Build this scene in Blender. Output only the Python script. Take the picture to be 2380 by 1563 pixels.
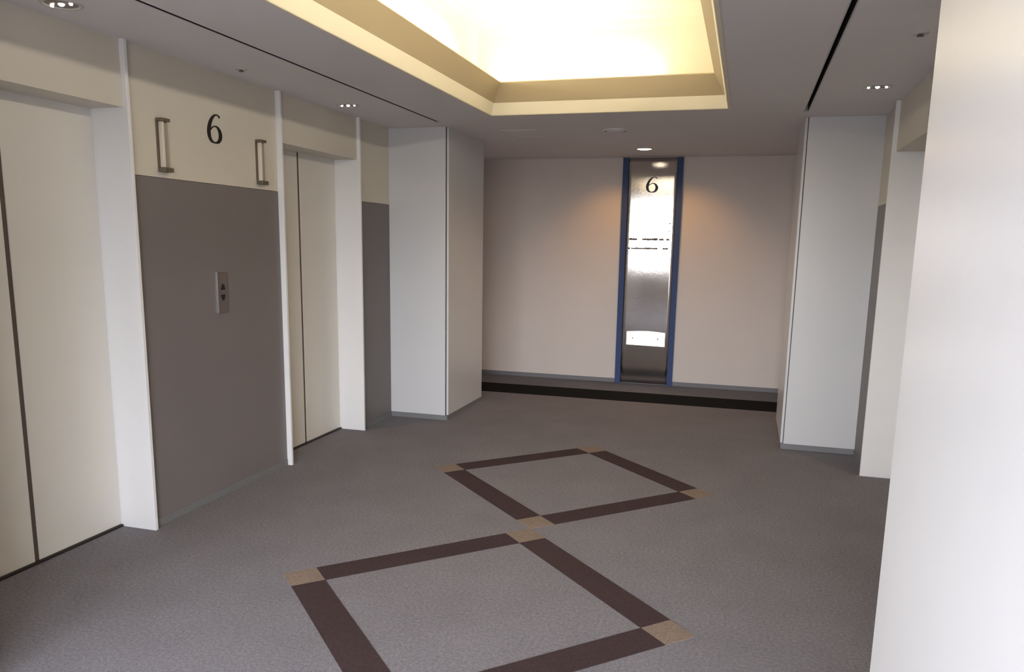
import bpy, bmesh, math, random
from mathutils import Matrix, Vector
for o in list(bpy.data.objects): bpy.data.objects.remove(o)
S = bpy.context.scene
C = S.collection
random.seed(4)

# ------------------------------------------------------------------ camera
YAW, PITCH, ROLL, FPX, PPY = 0.2852, -0.1783, 0.0171, 1815.9, 110.9
cy, sy = math.cos(YAW), math.sin(YAW)
fw = Vector((-sy*math.cos(PITCH), cy*math.cos(PITCH), math.sin(PITCH)))
rt = Vector((cy, sy, 0)); up = rt.cross(fw)
c_, s_ = math.cos(ROLL), math.sin(ROLL)
r2 = c_*rt + s_*up; u2 = -s_*rt + c_*up
cam = bpy.data.cameras.new('camera'); co = bpy.data.objects.new('camera', cam); C.objects.link(co)
M = Matrix((r2, u2, -fw)).transposed().to_4x4(); M.translation = Vector((1.0077, 0, 1.5)); co.matrix_world = M
cam.sensor_fit = 'HORIZONTAL'; cam.sensor_width = 36; cam.lens = FPX/2380*36
cam.shift_y = PPY/2380; cam.clip_start = 0.02
S.camera = co

# ------------------------------------------------------------------ world (overcast daylight outside the window behind the viewer)
SKY = 28.5
GROUND = 4.8
EXPOSURE = 0.0
W = bpy.data.worlds.new('sky'); S.world = W; W.use_nodes = True
nt = W.node_tree; nt.nodes.clear()
wo = nt.nodes.new('ShaderNodeOutputWorld'); bg = nt.nodes.new('ShaderNodeBackground')
tc = nt.nodes.new('ShaderNodeTexCoord'); sp = nt.nodes.new('ShaderNodeSeparateXYZ'); rp = nt.nodes.new('ShaderNodeValToRGB')
mr = nt.nodes.new('ShaderNodeMapRange'); mr.inputs[1].default_value = -0.1; mr.inputs[2].default_value = 0.3
nt.links.new(tc.outputs['Generated'], sp.inputs[0]); nt.links.new(sp.outputs[2], mr.inputs[0]); nt.links.new(mr.outputs[0], rp.inputs[0])
nt.links.new(rp.outputs[0], bg.inputs[0]); nt.links.new(bg.outputs[0], wo.inputs[0])
e = rp.color_ramp.elements
g = GROUND/SKY
e[0].position = 0.18; e[0].color = (g*1.0, g*0.97, g*0.93, 1)
e[1].position = 0.42; e[1].color = (0.93, 0.95, 1.0, 1)
bg.inputs[1].default_value = SKY
S.view_settings.view_transform = 'Standard'; S.view_settings.look = 'None'
S.view_settings.exposure = EXPOSURE; S.view_settings.gamma = 1; S.view_settings.use_curve_mapping = False

YB = -1.7
WINS = ((-1.85, 0.10, 1.12, 2.34), (0.30, 2.05, 0.40, 2.34))      # the two windows behind the viewer: x0, x1, z0, z1
def area(name, loc, rot, sx, sy_, power, color, portal=False):
    l = bpy.data.lights.new(name, 'AREA'); l.shape = 'RECTANGLE'; l.size = sx; l.size_y = sy_
    l.energy = power; l.color = color
    o = bpy.data.objects.new(name, l); o.location = loc; o.rotation_euler = rot; C.objects.link(o)
    if portal: l.cycles.is_portal = True
    return o
for WX0, WX1, WZ0, WZ1 in WINS:
    area('window_portal', ((WX0+WX1)/2, YB-0.02, (WZ0+WZ1)/2), (math.pi/2, 0, 0), WX1-WX0, WZ1-WZ0, 1, (1, 1, 1), True)
# hidden cove lamps on the ledge of the ceiling coffer
COVE = 0.85
WARM = (1.0, 0.92, 0.76)
area('cove_lamp', (0.90, 3.3, 2.66), (0, math.radians(105), 0), 0.06, 2.4, 26*COVE, WARM)
area('cove_lamp', (-0.35, 2.0, 2.66), (math.radians(105), 0, 0), 0.9, 0.06, 3*COVE, WARM)
area('cove_lamp', (-0.25, 5.68, 2.63), (math.radians(155), 0, 0), 1.1, 0.05, 8*COVE, WARM)
area('cove_lamp', (-0.90, 3.7, 2.64), (0, math.radians(-150), 0), 0.05, 3.2, 34*COVE, WARM)
def spot(name, loc, target, power, color, size, blend, r=0.03):
    l = bpy.data.lights.new(name, 'SPOT'); l.energy = power; l.color = color; l.spot_size = size; l.spot_blend = blend; l.shadow_soft_size = r
    o = bpy.data.objects.new(name, l); o.location = loc; C.objects.link(o)
    o.rotation_euler = (Vector(target)-Vector(loc)).to_track_quat('-Z', 'Y').to_euler()
    return o

# ------------------------------------------------------------------ materials
def srgb(r, g, b):
    f = lambda c: (c/255/12.92) if c/255 <= 0.04045 else ((c/255+0.055)/1.055)**2.4
    return (f(r), f(g), f(b), 1)
def mat(name, col, rough=0.5, metal=0.0, var=0.04, scale=6.0, bump=0.0, bscale=200.0, spec=0.5, emit=None, estr=0.0, stretch=None, aniso=0.0, coat=0.0):
    m = bpy.data.materials.new(name); m.use_nodes = True; n = m.node_tree.nodes; L = m.node_tree.links
    b = n['Principled BSDF']; b.inputs['Roughness'].default_value = rough; b.inputs['Metallic'].default_value = metal
    b.inputs['Specular IOR Level'].default_value = spec
    if coat: b.inputs['Coat Weight'].default_value = coat; b.inputs['Coat Roughness'].default_value = 0.15
    t = n.new('ShaderNodeTexCoord'); mp = n.new('ShaderNodeMapping'); L.new(t.outputs['Object'], mp.inputs[0])
    if stretch: mp.inputs['Scale'].default_value = stretch
    nz = n.new('ShaderNodeTexNoise'); nz.inputs['Scale'].default_value = scale; nz.inputs['Detail'].default_value = 4; L.new(mp.outputs[0], nz.inputs[0])
    cr = n.new('ShaderNodeMapRange'); cr.inputs[1].default_value = 0.3; cr.inputs[2].default_value = 0.7
    cr.inputs[3].default_value = 1-var; cr.inputs[4].default_value = 1+var; L.new(nz.outputs[0], cr.inputs[0])
    mx = n.new('ShaderNodeVectorMath'); mx.operation = 'SCALE'; mx.inputs[0].default_value = col[:3]; L.new(cr.outputs[0], mx.inputs['Scale'])
    L.new(mx.outputs[0], b.inputs['Base Color'])
    if bump:
        n2 = n.new('ShaderNodeTexNoise'); n2.inputs['Scale'].default_value = bscale; n2.inputs['Detail'].default_value = 3; L.new(mp.outputs[0], n2.inputs[0])
        bp = n.new('ShaderNodeBump'); bp.inputs['Strength'].default_value = bump; bp.inputs['Distance'].default_value = 0.002
        L.new(n2.outputs[0], bp.inputs['Height']); L.new(bp.outputs[0], b.inputs['Normal'])
    if emit:
        b.inputs['Emission Color'].default_value = emit; b.inputs['Emission Strength'].default_value = estr
    return m
def carpet(name, col, var=0.28, scale=260.0, rough=0.95):
    m = bpy.data.materials.new(name); m.use_nodes = True; n = m.node_tree.nodes; L = m.node_tree.links
    b = n['Principled BSDF']; b.inputs['Roughness'].default_value = rough; b.inputs['Specular IOR Level'].default_value = 0.15
    t = n.new('ShaderNodeTexCoord')
    facs = []
    for sc, v in ((scale, var), (scale*0.28, var*0.65), (3.0, 0.05)):
        nz = n.new('ShaderNodeTexNoise'); nz.inputs['Scale'].default_value = sc; nz.inputs['Detail'].default_value = 3; L.new(t.outputs['Object'], nz.inputs[0])
        cr = n.new('ShaderNodeMapRange'); cr.inputs[1].default_value = 0.3; cr.inputs[2].default_value = 0.7
        cr.inputs[3].default_value = 1-v; cr.inputs[4].default_value = 1+v; L.new(nz.outputs[0], cr.inputs[0]); facs.append(cr)
    a = n.new('ShaderNodeMath'); a.operation = 'MULTIPLY'; L.new(facs[0].outputs[0], a.inputs[0]); L.new(facs[1].outputs[0], a.inputs[1])
    a2 = n.new('ShaderNodeMath'); a2.operation = 'MULTIPLY'; L.new(a.outputs[0], a2.inputs[0]); L.new(facs[2].outputs[0], a2.inputs[1])
    mx = n.new('ShaderNodeVectorMath'); mx.operation = 'SCALE'; mx.inputs[0].default_value = col[:3]; L.new(a2.outputs[0], mx.inputs['Scale'])
    L.new(mx.outputs[0], b.inputs['Base Color'])
    bp = n.new('ShaderNodeBump'); bp.inputs['Strength'].default_value = 0.5; bp.inputs['Distance'].default_value = 0.004
    L.new(a.outputs[0], bp.inputs['Height']); L.new(bp.outputs[0], b.inputs['Normal'])
    return m
def light_mat(name, col, strength):
    m = bpy.data.materials.new(name); m.use_nodes = True; n = m.node_tree.nodes
    b = n['Principled BSDF']; b.inputs['Base Color'].default_value = (0.9, 0.9, 0.9, 1)
    b.inputs['Emission Color'].default_value = col; b.inputs['Emission Strength'].default_value = strength
    return m
M_CARPET = carpet('grey_carpet', srgb(124, 122, 129))
M_DARKCARPET = carpet('dark_brown_carpet', srgb(66, 53, 55), 0.18)
M_TAN = carpet('tan_carpet', srgb(132, 118, 108), 0.2)
M_BLACK = carpet('black_carpet', srgb(12, 8, 8), 0.12)
M_CEIL = mat('ceiling_paint', srgb(232, 228, 228), 0.9, var=0.015, scale=2, bump=0.1, bscale=300)
M_WALL = mat('pale_wall_panel', srgb(214, 208, 196), 0.55, var=0.015, scale=1.5, bump=0.06, bscale=150)
M_FARWALL = mat('far_wall_paint', srgb(222, 212, 206), 0.75, var=0.02, scale=1.5, bump=0.15, bscale=250)
M_DARKPANEL = mat('dark_grey_panel', srgb(120, 114, 115), 0.5, var=0.03, scale=2, bump=0.05, bscale=300)
M_DOOR = mat('door_enamel', srgb(224, 221, 215), 0.32, var=0.01, scale=3, stretch=(1, 1, 0.1))
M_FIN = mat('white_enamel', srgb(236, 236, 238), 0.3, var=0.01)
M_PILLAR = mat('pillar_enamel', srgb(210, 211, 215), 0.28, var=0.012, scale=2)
M_BASE = mat('grey_vinyl_base', srgb(120, 120, 124), 0.6, var=0.03)
M_GAP = mat('dark_gap', srgb(52, 44, 42), 0.6)
M_LEAFGAP = mat('leaf_gap_rubber', srgb(92, 78, 72), 0.6)
M_BACK = mat('back_wall_paint', srgb(185, 178, 172), 0.7)
M_SLOT = mat('slot_black', srgb(20, 16, 14), 0.8)
M_SILL = mat('sill_metal', srgb(70, 64, 60), 0.45, metal=0.6)
M_COFFER = mat('coffer_plaster', srgb(238, 230, 208), 0.8, var=0.01)
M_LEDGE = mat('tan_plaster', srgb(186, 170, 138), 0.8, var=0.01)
M_STEEL = mat('brushed_steel', (0.54, 0.51, 0.48, 1), 0.07, metal=1.0, var=0.05, scale=14, stretch=(1, 1, 60), bump=0.03, bscale=40)
M_TAPE = mat('blue_masking_tape', srgb(62, 80, 124), 0.75, var=0.06, scale=30, bump=0.2, bscale=400)
M_BLACKPAINT = mat('black_paint', srgb(24, 18, 18), 0.45)
M_INK = mat('grey_ink', srgb(90, 84, 80), 0.6)
M_BRACKET = mat('bronze_metal', srgb(118, 108, 92), 0.4, metal=0.5)
M_LENS = mat('frosted_lens', srgb(226, 216, 200), 0.3, spec=0.6)
M_LENSG = mat('grey_lens', srgb(168, 158, 150), 0.25, spec=0.6)
M_CHROME = mat('bright_metal', (0.75, 0.75, 0.74, 1), 0.2, metal=1.0)
M_WHITE = mat('white_plastic', srgb(205, 200, 196), 0.5)
M_FRAME = mat('window_frame', srgb(150, 150, 152), 0.4)
M_BULB = light_mat('lamp_glow', (1.0, 0.95, 0.9, 1), 14)
M_BULB_DIM = light_mat('lamp_glow_dim', (1.0, 0.93, 0.86, 1), 3)
M_GLOW = light_mat('downlight_glow', (1.0, 0.86, 0.68, 1), 7)
M_PLATE = light_mat('emissive_plate', (1.0, 0.97, 0.80, 1), 1.6)

# ------------------------------------------------------------------ helpers
def tag(o, label=None, cat=None, group=None, kind=None):
    if label: o['label'] = label
    if cat: o['category'] = cat
    if group: o['group'] = group
    if kind: o['kind'] = kind
    return o
def empty(name, loc, label=None, cat=None, group=None, kind=None):
    o = bpy.data.objects.new(name, None); o.location = loc; o.empty_display_size = 0.1; C.objects.link(o)
    return tag(o, label, cat, group, kind)
def wloc(o):
    v = Vector(o.location)
    while o.parent: o = o.parent; v += Vector(o.location)
    return v
def link(name, bm, m, parent=None, smooth=False, origin=None):
    bmesh.ops.recalc_face_normals(bm, faces=bm.faces)
    xs = [v.co for v in bm.verts]
    if origin is None:
        origin = Vector(((min(v.x for v in xs)+max(v.x for v in xs))/2, (min(v.y for v in xs)+max(v.y for v in xs))/2, min(v.z for v in xs)))
    for v in bm.verts: v.co -= origin
    me = bpy.data.meshes.new(name); bm.to_mesh(me); bm.free()
    if smooth:
        for p in me.polygons: p.use_smooth = True
    me.materials.append(m)
    o = bpy.data.objects.new(name, me); C.objects.link(o)
    if parent: o.parent = parent; o.location = origin - wloc(parent)
    else: o.location = origin
    return o
def addbox(bm, x0, x1, y0, y1, z0, z1, bev=0.0):
    t = bmesh.new()
    x0, x1 = min(x0, x1), max(x0, x1); y0, y1 = min(y0, y1), max(y0, y1)
    bmesh.ops.create_cube(t, size=1)
    for v in t.verts: v.co = Vector(((x0+x1)/2+v.co.x*(x1-x0), (y0+y1)/2+v.co.y*(y1-y0), (z0+z1)/2+v.co.z*(z1-z0)))
    if bev: bmesh.ops.bevel(t, geom=t.edges[:], offset=bev, segments=2, affect='EDGES', profile=0.5)
    me = bpy.data.meshes.new('t'); t.to_mesh(me); t.free(); bm.from_mesh(me); bpy.data.meshes.remove(me)
def box(name, x0, x1, y0, y1, z0, z1, m, parent=None, bev=0.0):
    bm = bmesh.new(); addbox(bm, x0, x1, y0, y1, z0, z1, bev); return link(name, bm, m, parent)
def boxes(name, bs, m, parent=None, bev=0.0):
    bm = bmesh.new()
    for b in bs: addbox(bm, *b, bev)
    return link(name, bm, m, parent)
def lathe(name, prof, m, center, parent=None, seg=32, smooth=True):
    bm = bmesh.new(); rings = []
    for r, z in prof:
        if r < 1e-6: rings.append([bm.verts.new((0, 0, z))])
        else: rings.append([bm.verts.new((r*math.cos(2*math.pi*i/seg), r*math.sin(2*math.pi*i/seg), z)) for i in range(seg)])
    for a, b in zip(rings, rings[1:]):
        for i in range(seg):
            j = (i+1) % seg
            if len(a) == 1 and len(b) == 1: continue
            if len(a) == 1: bm.faces.new((a[0], b[i], b[j]))
            elif len(b) == 1: bm.faces.new((a[i], a[j], b[0]))
            else: bm.faces.new((a[i], a[j], b[j], b[i]))
    for v in bm.verts: v.co += Vector(center)
    return link(name, bm, m, parent, smooth)
def prism(name, pts, axis_u, axis_v, org, depth, m, parent=None):
    """extrude polygon given in (u, v) along u x v by depth"""
    u, v = Vector(axis_u), Vector(axis_v); n = u.cross(v); org = Vector(org)
    bm = bmesh.new(); vs = [bm.verts.new(org+u*a+v*b) for a, b in pts]; f = bm.faces.new(vs)
    r = bmesh.ops.extrude_face_region(bm, geom=[f])
    for q in r['geom']:
        if isinstance(q, bmesh.types.BMVert): q.co += n*depth
    return link(name, bm, m, parent)

# ------------------------------------------------------------------ dimensions (metres)
H = 2.4055
XW = 1.858            # face of the header / side walls
XPAN = 1.866          # face of the panels between the lifts
XT = 1.832            # tip of the white fins
XD = 2.047            # door plane
YW = 8.513            # far wall
YP, YPE = 6.082, 7.011  # far pillars
PX = 1.345            # inner face of the pillars
DOORS = ((2.14, 3.174), (4.477, 5.511))
HD, HP, BB = 2.100, 1.795, 0.04

# ------------------------------------------------------------------ floor
bm = bmesh.new(); addbox(bm, -5.2, 5.2, YB-0.1, YW+0.1, -0.05, 0)
floor = tag(link('floor', bm, M_CARPET, origin=Vector((0, 0, 0))), 'speckled grey carpet floor of the lift lobby', kind='structure')
A, T = 0.7036, 0.2114
def quad(name, pts, m):
    bm = bmesh.new(); vs = [bm.verts.new((x, y, 0.0)) for x, y in pts]; f = bm.faces.new(vs)
    r = bmesh.ops.extrude_face_region(bm, geom=[f])
    for q in r['geom']:
        if isinstance(q, bmesh.types.BMVert): q.co.z += 0.0025
    return link(name, bm, m, floor)
h = T/2
for yc in (2.9182, 2.9182+2*(A+T)):
    for sx in (-1, 1):
        for sy2 in (-1, 1):
            if sy2 < 0 and False: continue
            o = quad('carpet_bar', [(0, yc+sy2*A), (sx*h, yc+sy2*(A+h)), (sx*(A+h), yc+sy2*h), (sx*A, yc)], M_DARKCARPET)
            tag(o, 'dark brown carpet bar set into the grey carpet')
    for dx, dy in ((0, 1), (0, -1), (1, 0), (-1, 0)):
        cx, cyy = dx*(A+h), yc+dy*(A+h)
        o = quad('carpet_square', [(cx+h, cyy), (cx, cyy+h), (cx-h, cyy), (cx, cyy-h)], M_TAN)
        tag(o, 'tan carpet square at the corner of a diamond')
o = quad('carpet_border', [(-XW, 7.477), (XW, 7.477), (XW, 7.962), (-XW, 7.962)], M_BLACK)
tag(o, 'black carpet band across the floor before the far wall')

# ------------------------------------------------------------------ ceiling with coffer and slots
CX, CY0, CY1 = 0.8263, 2.03, 5.606
SX0, SX1, SY0, SY1 = 1.317, 1.340, 1.80, 5.84
xs = [-5.2, -SX1, -SX0, -CX, CX, SX0, SX1, 5.2]; ys = [YB-0.1, SY0, CY0, CY1, SY1, YW+0.1]
bm = bmesh.new(); gv = {}
def V(i, j):
    if (i, j) not in gv: gv[(i, j)] = bm.verts.new((xs[i], ys[j], H))
    return gv[(i, j)]
for i in range(len(xs)-1):
    for j in range(len(ys)-1):
        if i == 3 and j == 2: continue
        if i in (1, 5) and j in (1, 2, 3): continue
        bm.faces.new((V(i, j), V(i+1, j), V(i+1, j+1), V(i, j+1)))
r = bmesh.ops.extrude_face_region(bm, geom=bm.faces[:])
for q in r['geom']:
    if isinstance(q, bmesh.types.BMVert): q.co.z += 0.05
ceil = tag(link('ceiling', bm, M_CEIL, origin=Vector((0, 3.8, H))), 'flat pale ceiling with a raised lit coffer', kind='structure')
def ring(name, prof, m, parent):
    """profile of (inset, z) swept round the coffer rectangle"""
    bm = bmesh.new(); rr = []
    for ins, z in prof:
        rr.append([bm.verts.new(q) for q in ((-CX+ins, CY0+ins, z), (CX-ins, CY0+ins, z), (CX-ins, CY1-ins, z), (-CX+ins, CY1-ins, z))])
    for a, b in zip(rr, rr[1:]):
        for i in range(4):
            j = (i+1) % 4; bm.faces.new((a[i], a[j], b[j], b[i]))
    return link(name, bm, m, parent)
ring('coffer_lip', [(-0.02, H+0.001), (-0.02, H-0.004), (0.0, H-0.004), (0.003, H), (0.025, 2.485), (0.0, 2.49), (-0.02, H+0.001)], M_COFFER, ceil)
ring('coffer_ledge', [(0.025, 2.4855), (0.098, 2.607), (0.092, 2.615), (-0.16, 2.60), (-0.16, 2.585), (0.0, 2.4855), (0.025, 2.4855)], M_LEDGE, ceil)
# dome: vertical cove wall rounded into a flat raised ceiling
prof = [(-0.16, 2.59), (-0.16, 2.98)]
for k in range(1, 7):
    a = k/6*math.pi/2; prof.append((-0.16+0.22*(1-math.cos(a)), 2.98+0.22*math.sin(a)))
bm = bmesh.new(); rr = []
for ins, z in prof:
    rr.append([bm.verts.new(q) for q in ((-CX+ins, CY0+ins, z), (CX-ins, CY0+ins, z), (CX-ins, CY1-ins, z), (-CX+ins, CY1-ins, z))])
for a, b in zip(rr, rr[1:]):
    for i in range(4):
        j = (i+1) % 4; bm.faces.new((a[i], a[j], b[j], b[i]))
bm.faces.new(rr[-1])
link('coffer_dome', bm, M_COFFER, ceil)
for sx in (-1, 1):
    x0, x1 = sx*SX0, sx*SX1
    t = empty('air_slot', (sx*(SX0+SX1)/2, (SY0+SY1)/2, H), 'long thin black air slot in the ceiling on the %s' % ('left, above the lift doors' if sx < 0 else 'right, running towards the right pillar'), 'air vent', 'ceiling air slots')
    xa, xb = min(x0, x1), max(x0, x1)
    boxes('slot_channel', [(xa, xa+0.002, SY0, SY1, H+0.0005, H+0.046), (xb-0.002, xb, SY0, SY1, H+0.0005, H+0.046), (xa, xb, SY0, SY1, H+0.045, H+0.05)], M_SLOT if sx > 0 else M_GAP, t)
    boxes('slot_flange', [(xa-0.006, xa, SY0-0.006, SY1+0.006, H-0.002, H), (xb, xb+0.006, SY0-0.006, SY1+0.006, H-0.002, H)], M_WHITE if sx > 0 else M_CEIL, t)

# ------------------------------------------------------------------ walls
def side_wall(sx, name):
    w = empty(name, (sx*XW, 3.8, 0), 'wall of lift doors on the %s side of the lobby' % ('left' if sx < 0 else 'right'), kind='structure')
    def bx(nm, xa, xb, y0, y1, z0, z1, m, bev=0.0): return box(nm, sx*xa, sx*xb, y0, y1, z0, z1, m, w, bev)
    # headers over the doors
    for y0, y1 in DOORS:
        tag(bx('header_panel', XW, XD+0.1, y0, y1, HD, H, M_WALL), 'pale panel above a lift door')
    # infill between the doors and out to the pillars
    for y0, y1 in ((1.0, DOORS[0][0]-0.02), (DOORS[0][1]+0.02, DOORS[1][0]-0.02), (DOORS[1][1]+0.02, YP+0.3)):
        tag(bx('dark_panel', XPAN, XPAN+0.1, y0, y1, BB, HP, M_DARKPANEL), 'dark grey lower wall panel beside a lift door')
        tag(bx('upper_panel', XPAN-0.001, XPAN+0.1, y0, y1, HP+0.002, H, M_WALL), 'pale upper wall panel')
        bx('baseboard_strip', XPAN-0.004, XPAN+0.1, y0, y1, 0, BB, M_BASE)
    bx('backing', XD+0.05, XD+0.15, 0.9, YP+0.3, 0, H, M_GAP)
    bx('end_panel', XW, XW+0.15, YP+0.3, YW+0.05, 0, H, M_FARWALL)
    return w
wl = side_wall(-1, 'wall_left'); wr = side_wall(1, 'wall_right')
n = 1; k = 1
for sx in (-1, 1):
    for di, (y0, y1) in enumerate(DOORS):
        lab = [['near pair of pale lift doors on the left, cut by the picture edge', 'far pair of pale lift doors on the left wall'],
               ['near pair of lift doors on the right, behind the big white pillar', 'far pair of lift doors on the right wall']][sx > 0][di]
        d = empty('door_%d' % n, (sx*XD, (y0+y1)/2, 0), lab, kind='structure'); n += 1
        ym = y1-0.515
        box('door_leaf', sx*XD, sx*(XD+0.03), y0, ym-0.012, 0.012, HD+0.02, M_DOOR, d, 0.003)
        box('door_leaf', sx*XD, sx*(XD+0.03), ym+0.012, y1, 0.012, HD+0.02, M_DOOR, d, 0.003)
        tag(box('leaf_gap', sx*(XD+0.004), sx*(XD+0.03), ym-0.012, ym+0.012, 0.012, HD+0.02, M_LEAFGAP, d), 'dark strip where the leaves meet')
        tag(box('sill', sx*(XD-0.012), sx*(XD+0.05), y0, y1, 0, 0.011, M_SILL, d), 'dark metal door sill')
        for ya, yb in ((y0-0.02, y0), (y1, y1+0.02)):
            f = box('trim_%d' % k, sx*XT, sx*(XD+0.05), ya, yb, 0, H, M_FIN, None, 0.002); k += 1
            tag(f, 'white full-height jamb fin beside a lift door', kind='structure')

# far wall, window wall and ends of the space behind the viewer
w = box('wall_far', -2.1, 2.1, YW, YW+0.1, 0, H, M_FARWALL); tag(w, 'warm white end wall behind the steel panel', kind='structure')
b = box('baseboard_far', -XW, XW, YW-0.008, YW, 0, 0.045, M_BASE); tag(b, 'grey baseboard along the end wall', kind='structure')
(a0, a1, az0, az1), (b0, b1, bz0, bz1) = WINS
w = boxes('wall_back', [(-5.2, a0, YB-0.12, YB, 0, H), (a1, b0, YB-0.12, YB, 0, H), (b1, 5.2, YB-0.12, YB, 0, H),
    (a0, a1, YB-0.12, YB, 0, az0), (a0, a1, YB-0.12, YB, az1, H), (b0, b1, YB-0.12, YB, 0, bz0), (b0, b1, YB-0.12, YB, bz1, H)], M_BACK)
tag(w, 'wall with two wide windows behind the viewer', kind='structure')
for sx, nm in ((-1, 'wall_back_left'), (1, 'wall_back_right')):
    tag(box(nm, sx*5.1, sx*5.2, YB, 1.0, 0, H, M_WALL), 'end wall of the space behind the viewer', kind='structure')
    nn = 'wall_near_left' if sx < 0 else 'wall_near_right'
    tag(box(nn, sx*(XW+0.001), sx*5.2, 0.9, 1.0, 0, H, M_WALL), 'wall beside the entrance to the lobby', kind='structure')
for n, (WX0, WX1, WZ0, WZ1) in enumerate(WINS):
    win = empty('window_%d' % (n+1), ((WX0+WX1)/2, YB, WZ0), 'wide window behind the viewer', kind='structure')
    boxes('window_frame', [(WX0, WX1, YB-0.09, YB-0.03, WZ0, WZ0+0.03), (WX0, WX1, YB-0.09, YB-0.03, WZ1-0.03, WZ1)]+
      [(x-0.015, x+0.015, YB-0.088, YB-0.032, WZ0+0.03, WZ1-0.03) for x in (WX0+0.015, WX1-0.015)], M_FRAME, win)

# ------------------------------------------------------------------ pillars
def pillar(x0, x1, y0, y1, label, notch, name='pillar', struct=False, skin=None):
    skin = skin or M_PILLAR
    """x1 is the lobby side; notch = which y ends carry the shadow reveal"""
    s = 1 if x1 > x0 else -1
    if struct: t = empty(name, ((x0+x1)/2, (y0+y1)/2, 0), label, kind='structure')
    else: t = empty(name, ((x0+x1)/2, (y0+y1)/2, 0), label, 'pillar', 'white pillars of the lobby')
    r = 0.018
    box('core', x0, x1-s*r, y0+r, y1-r, 0, H, M_GAP, t)
    z0 = 0.042
    box('front_panel', x0, x1-s*(r+0.004), y0, y0+r, z0, H, skin, t, 0.002)
    box('rear_panel', x0, x1-s*(r+0.004), y1-r, y1, z0, H, skin, t, 0.002)
    box('side_panel', x1-s*r, x1, y0+r+0.004, y1-r-0.004, z0, H, skin, t, 0.002)
    tag(boxes('base_strip', [(x0, x1-s*0.003, y0+0.003, y1-0.003, 0, z0)], M_BASE, t), 'grey base strip')
    return t
pillar(-XPAN, -PX, YP, YPE, 'white square pillar on the left, beyond the far lift doors', True)
pillar(XPAN, PX, YP, YPE, 'white square pillar on the right, beyond the far lift doors', True)
NY = 1.787
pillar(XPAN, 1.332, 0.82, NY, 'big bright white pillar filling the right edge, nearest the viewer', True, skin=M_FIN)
pillar(-XPAN, -1.332, 0.82, NY, 'white pillar at the near left of the lobby entrance', True, 'pillar_entrance_left', True)  # pillar out of view, kept for the shadow it casts into the lobby

# ------------------------------------------------------------------ numeral six
def cat(pts, n=8):
    out = []
    P = [pts[0]]+list(pts)+[pts[-1]]
    for i in range(1, len(P)-2):
        p0, p1, p2, p3 = P[i-1:i+3]
        for k in range(n):
            t = k/n
            out.append(tuple(0.5*((2*b)+(-a+c)*t+(2*a-5*b+4*c-d)*t*t+(-a+3*b-3*c+d)*t**3) for a, b, c, d in zip(p0, p1, p2, p3)))
    out.append(tuple(pts[-1])); return out
S1 = [(.84, .905, .075), (.78, .955, .055), (.66, .985, .045), (.50, .945, .075), (.33, .82, .115), (.19, .62, .145), (.125, .40, .155), (.15, .21, .14), (.27, .07, .10), (.47, .022, .05)]
S2 = [(.47, .022, .05), (.68, .06, .10), (.82, .18, .145), (.855, .32, .155), (.80, .46, .135), (.68, .56, .085), (.53, .585, .05), (.36, .54, .045), (.22, .44, .05)]
def numeral(name, org, u, height, width, depth, m, parent=None):
    bm = bmesh.new(); u = Vector(u); v = Vector((0, 0, 1)); nn = u.cross(v); org = Vector(org)
    for st in (S1, S2):
        pts = cat(st); prev = None
        for i, (x, y, w_) in enumerate(pts):
            a = pts[max(i-1, 0)]; b = pts[min(i+1, len(pts)-1)]
            w_ *= 1.35; tx, ty = b[0]-a[0], (b[1]-a[1])*1.45; l = math.hypot(tx, ty) or 1
            ox, oy = -ty/l*w_/2, tx/l*w_/2/1.45
            row = []
            for q in ((x+ox, y+oy), (x-ox, y-oy)):
                base = org+u*(q[0]-0.49)*width+v*q[1]*height
                row += [bm.verts.new(base), bm.verts.new(base+nn*depth)]
            if prev:
                bm.faces.new((prev[1], prev[3], row[3], row[1])); bm.faces.new((prev[0], row[0], row[2], prev[2]))
                bm.faces.new((prev[0], prev[1], row[1], row[0])); bm.faces.new((prev[2], row[2], row[3], prev[3]))
            else: bm.faces.new((row[0], row[1], row[3], row[2]))
            prev = row
        bm.faces.new((prev[0], prev[2], prev[3], prev[1]))
    return link(name, bm, m, parent)
o = numeral('floor_number', (-XPAN, 3.852, 2.016), (0, 1, 0), 0.158, 0.135, 0.004, M_BLACKPAINT)
tag(o, 'large black numeral 6 on the pale wall between the two left lifts', 'number')

# ------------------------------------------------------------------ hall lanterns
def lantern(y, label):
    x = -XPAN+0.001
    t = empty('hall_lantern', (x, y, 1.822), label, 'lantern', 'lift lanterns on the left wall')
    tag(box('bottom_cap', x, x+0.042, y-0.034, y+0.034, 1.824, 1.846, M_BRACKET, t, 0.003), 'bronze metal cap')
    tag(box('top_cap', x, x+0.042, y-0.034, y+0.026, 2.070, 2.086, M_BRACKET, t, 0.003), 'bronze metal cap')
    box('back_plate', x, x+0.006, y-0.034, y+0.034, 1.846, 2.070, M_BRACKET, t)
    tag(box('lens', x+0.006, x+0.030, y-0.022, y-0.006, 1.846, 2.070, M_LENS, t, 0.003), 'pale frosted lens')
    tag(box('side_lens', x+0.006, x+0.020, y-0.003, y+0.030, 1.846, 2.070, M_LENSG, t, 0.003), 'grey lens')
    return t
lantern(3.425, 'tall slim lift lantern left of the black 6, nearer the near lift')
lantern(4.262, 'tall slim lift lantern right of the black 6, nearer the far lift')

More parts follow.
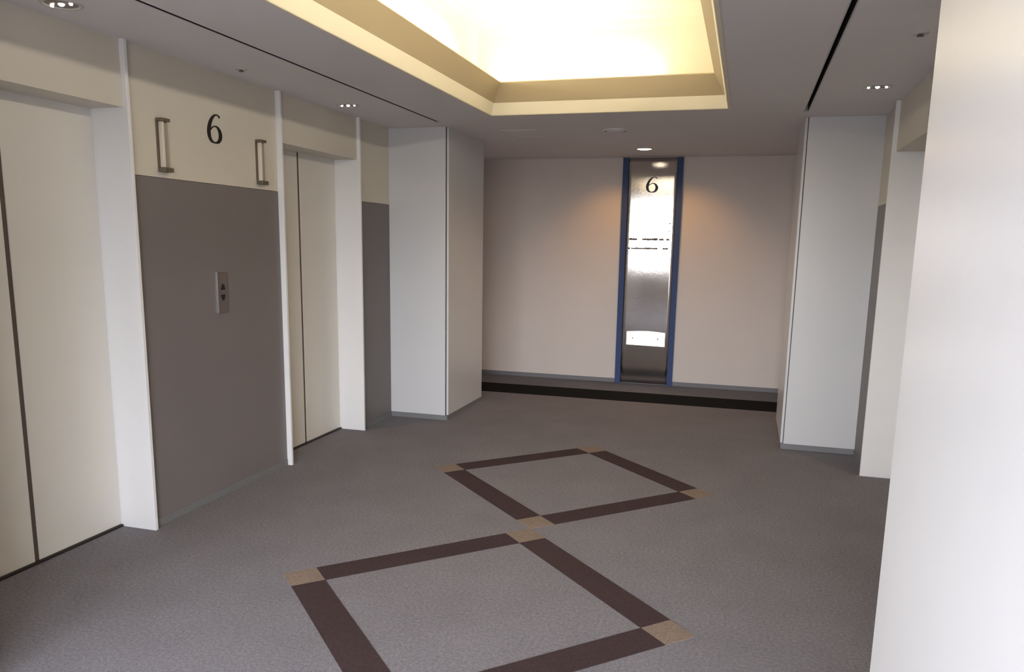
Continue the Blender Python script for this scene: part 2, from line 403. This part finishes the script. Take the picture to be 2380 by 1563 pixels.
# ------------------------------------------------------------------ call buttons
t = empty('call_station', (-XPAN, 3.852, 1.075), 'lift call plate with two dark arrow buttons on the dark grey panel', 'switch')
x = -XPAN
tag(box('plate', x, x+0.006, 3.806, 3.902, 1.075, 1.309, mat('call_plate', srgb(116, 106, 102), 0.4, metal=0.3), t, 0.002), 'taupe metal plate')
tag(box('edge_highlight', x, x+0.010, 3.798, 3.808, 1.075, 1.309, M_CHROME, t, 0.001), 'plate edge in bright metal for the bevel highlight')  # bright metal stands in for the highlight along the plate's bevel
for z, sgn in ((1.222, 1), (1.166, -1)):
    pts = [(-0.018, -0.014*sgn), (0.018, -0.014*sgn), (0.006, 0.018*sgn), (-0.006, 0.018*sgn)]
    if sgn < 0: pts.reverse()
    q = prism('button', pts, (0, 1, 0), (0, 0, 1), (x+0.006, 3.852, z), 0.004, M_BLACKPAINT, t)
    tag(q, 'dark %s arrow button' % ('up' if sgn > 0 else 'down'))

# ------------------------------------------------------------------ steel panel on the far wall
t = empty('steel_panel', (0.012, YW-0.03, 0), 'tall mirror-like brushed steel panel with a numeral 6 on the end wall', 'sign')
YS = YW-0.030
bm = bmesh.new(); NX, NZ = 10, 60; x0, x1, z0, z1 = -0.262, 0.288, 0.012, H-0.008
vs = [[bm.verts.new((x0+(x1-x0)*i/NX, YS+0.0006*math.cos(2*math.pi*(j/NZ)*3.0)*(1-(2*i/NX-1)**2), z0+(z1-z0)*j/NZ)) for i in range(NX+1)] for j in range(NZ+1)]
for j in range(NZ):
    for i in range(NX): bm.faces.new((vs[j][i], vs[j][i+1], vs[j+1][i+1], vs[j+1][i]))
fr = bm.faces[:]
r = bmesh.ops.extrude_face_region(bm, geom=fr)
for q in r['geom']:
    if isinstance(q, bmesh.types.BMVert): q.co.y = YW-0.001
sheet = link('sheet', bm, M_STEEL, t, True)
numeral('numeral', (0.012, YS, 2.045), (1, 0, 0), 0.158, 0.135, 0.003, M_BLACKPAINT, t)
def word(z, xa, xb, hgt, m, label):
    pts = [(xa, 0)]; top = [(xa, hgt*0.8)]
    x = xa
    while x < xb-0.012:
        w_ = random.choice((0.010, 0.013, 0.016)); x = min(x+w_, xb)
        hh = hgt*random.choice((0.75, 1.0, 0.85)); lo = random.choice((0, 0, -0.12*hgt))
        top += [(x-0.001, top[-1][1]), (x, hh)]; pts += [(x-0.001, pts[-1][1]), (x, lo)]
    return tag(prism('word', pts+top[::-1], (1, 0, 0), (0, 0, 1), (0, YS-0.0008, z), 0.0015, m, t), label)
for xa, xb in ((-0.207, -0.115), (-0.066, 0.098), (0.108, 0.165), (0.185, 0.222)): word(1.552, xa, xb, 0.024, M_INK, 'blurred grey word in the upper line')
for xa, xb in ((-0.180, 0.110), (0.150, 0.215)): word(1.458, xa, xb, 0.018, M_INK, 'blurred grey word in the lower line')
word(1.456, -0.213, -0.190, 0.024, M_BLACKPAINT, 'dark mark at the start of the lower line')
word(1.722, 0.208, 0.226, 0.018, M_INK, 'small grey mark'); word(1.640, 0.208, 0.226, 0.018, M_BLACKPAINT, 'small dark mark')
for sx, xa, xb in ((-1, -0.300, -0.240), (1, 0.266, 0.324)):
    o = box('masking_tape', xa, xb, YS-0.004, YS-0.0012, 0.0, H-0.004, M_TAPE)
    bm2 = None
    tag(o, 'strip of blue masking tape down the %s edge of the steel panel' % ('left' if sx < 0 else 'right'), 'tape', 'blue tape strips on the end wall')
# small rectangle low on the panel, bright by its own emission
t2 = empty('bright_rectangle', (0.019, YS, 0.42), 'small bright rectangle with two dots low on the steel panel', 'light')
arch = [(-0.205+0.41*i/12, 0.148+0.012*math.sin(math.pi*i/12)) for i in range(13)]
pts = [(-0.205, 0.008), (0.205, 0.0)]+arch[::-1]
prism('lens', pts, (1, 0, 0), (0, 0, 1), (0.019, YS-0.002, 0.425), 0.008, M_PLATE, t2)  # emissive face of the rectangle
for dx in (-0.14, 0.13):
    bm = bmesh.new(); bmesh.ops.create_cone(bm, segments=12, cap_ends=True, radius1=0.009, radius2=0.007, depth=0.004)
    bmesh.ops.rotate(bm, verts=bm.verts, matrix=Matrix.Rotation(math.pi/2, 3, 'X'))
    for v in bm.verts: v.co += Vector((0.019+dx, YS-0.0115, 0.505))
    link('dark_dot', bm, M_BRACKET, t2)

# ------------------------------------------------------------------ ceiling fittings
def triple(x, y, label):
    t = empty('downlight', (x, y, H), label, 'ceiling light', 'recessed three-lamp downlights')
    lathe('trim_ring', [(0.062, -0.001), (0.066, -0.005), (0.078, -0.004), (0.080, 0.0)], M_WHITE, (x, y, H), t)
    lathe('reflector', [(0.0, -0.0012), (0.062, -0.0012), (0.062, -0.0005)], mat('reflector_grey', srgb(150, 142, 136), 0.3, metal=0.5), (x, y, H), t)
    for i, dx in enumerate((-0.047, 0.0, 0.047)):
        lathe('lamp', [(0.0, -0.010), (0.006, -0.009), (0.011 if i == 1 else 0.007, -0.005), (0.012 if i == 1 else 0.008, -0.001)], M_BULB if i == 1 else M_BULB_DIM, (x+dx, y, H), t, 16)
    spot('downlight_lamp', (x, y, H-0.02), (x, y, 0), 1.5, (1.0, 0.82, 0.6), math.radians(64), 0.9)
triple(-1.668, 2.672, 'sparkling downlight at the top left corner, above the near left lift')
triple(-1.660, 5.02, 'sparkling downlight above the far left lift')
triple(1.655, 5.04, 'sparkling downlight near the right wall, above the far right lift')
t = empty('round_downlight', (0.006, 7.77, H), 'round glowing downlight just above the steel panel', 'ceiling light')
lathe('trim_ring', [(0.070, -0.001), (0.072, -0.005), (0.084, -0.004), (0.086, 0.0)], M_WHITE, (0.006, 7.77, H), t)
lathe('diffuser', [(0.0, -0.010), (0.04, -0.009), (0.070, -0.001)], M_GLOW, (0.006, 7.77, H), t)
spot('wall_wash_lamp', (-0.006, 7.77, H-0.03), (-0.5, YW, 1.5), 21, (1.0, 0.50, 0.13), math.radians(62), 1.0)
spot('wall_wash_lamp', (0.018, 7.77, H-0.03), (0.5, YW, 1.5), 21, (1.0, 0.50, 0.13), math.radians(62), 1.0)
spot('downlight_lamp', (0.006, 7.72, H-0.03), (0.0, 6.2, 0), 52, (1.0, 0.62, 0.32), math.radians(112), 0.8)
for x, y, lab in ((-1.687, 3.868, 'small sprinkler head in the ceiling above the black 6'), (1.652, 3.861, 'small sprinkler head in the ceiling at top right by the big white pillar')):
    t = empty('sprinkler_head', (x, y, H), lab, 'sprinkler', 'ceiling sprinklers')
    lathe('escutcheon', [(0.034, 0.0), (0.032, -0.004), (0.014, -0.007), (0.0, -0.007)], M_WHITE, (x, y, H), t, 24)
    tag(lathe('nozzle', [(0.009, -0.006), (0.009, -0.011), (0.014, -0.012), (0.014, -0.015), (0.0, -0.016)], M_BRACKET, (x, y, H), t, 16), 'dark metal nozzle')
t = empty('smoke_detector', (-0.07, 6.49, H), 'flat pale smoke detector on the ceiling beyond the coffer', 'detector')
lathe('base', [(0.10, 0.0), (0.10, -0.006), (0.085, -0.009)], M_CEIL, (-0.07, 6.49, H), t)
lathe('cover', [(0.075, -0.008), (0.068, -0.014), (0.03, -0.017), (0.0, -0.017)], M_CEIL, (-0.07, 6.49, H), t)
t = empty('access_hatch', (-0.85, 6.55, H), 'faint square hatch in the ceiling beyond the left end of the coffer', 'hatch')
boxes('hatch_frame', [(-1.0, -0.70, 6.36, 6.372, H-0.003, H), (-1.0, -0.70, 6.748, 6.76, H-0.003, H), (-1.0, -0.988, 6.372, 6.748, H-0.003, H), (-0.712, -0.70, 6.372, 6.748, H-0.003, H)], M_CEIL, t)
box('hatch_panel', -0.984, -0.716, 6.376, 6.744, H-0.002, H, M_CEIL, t)
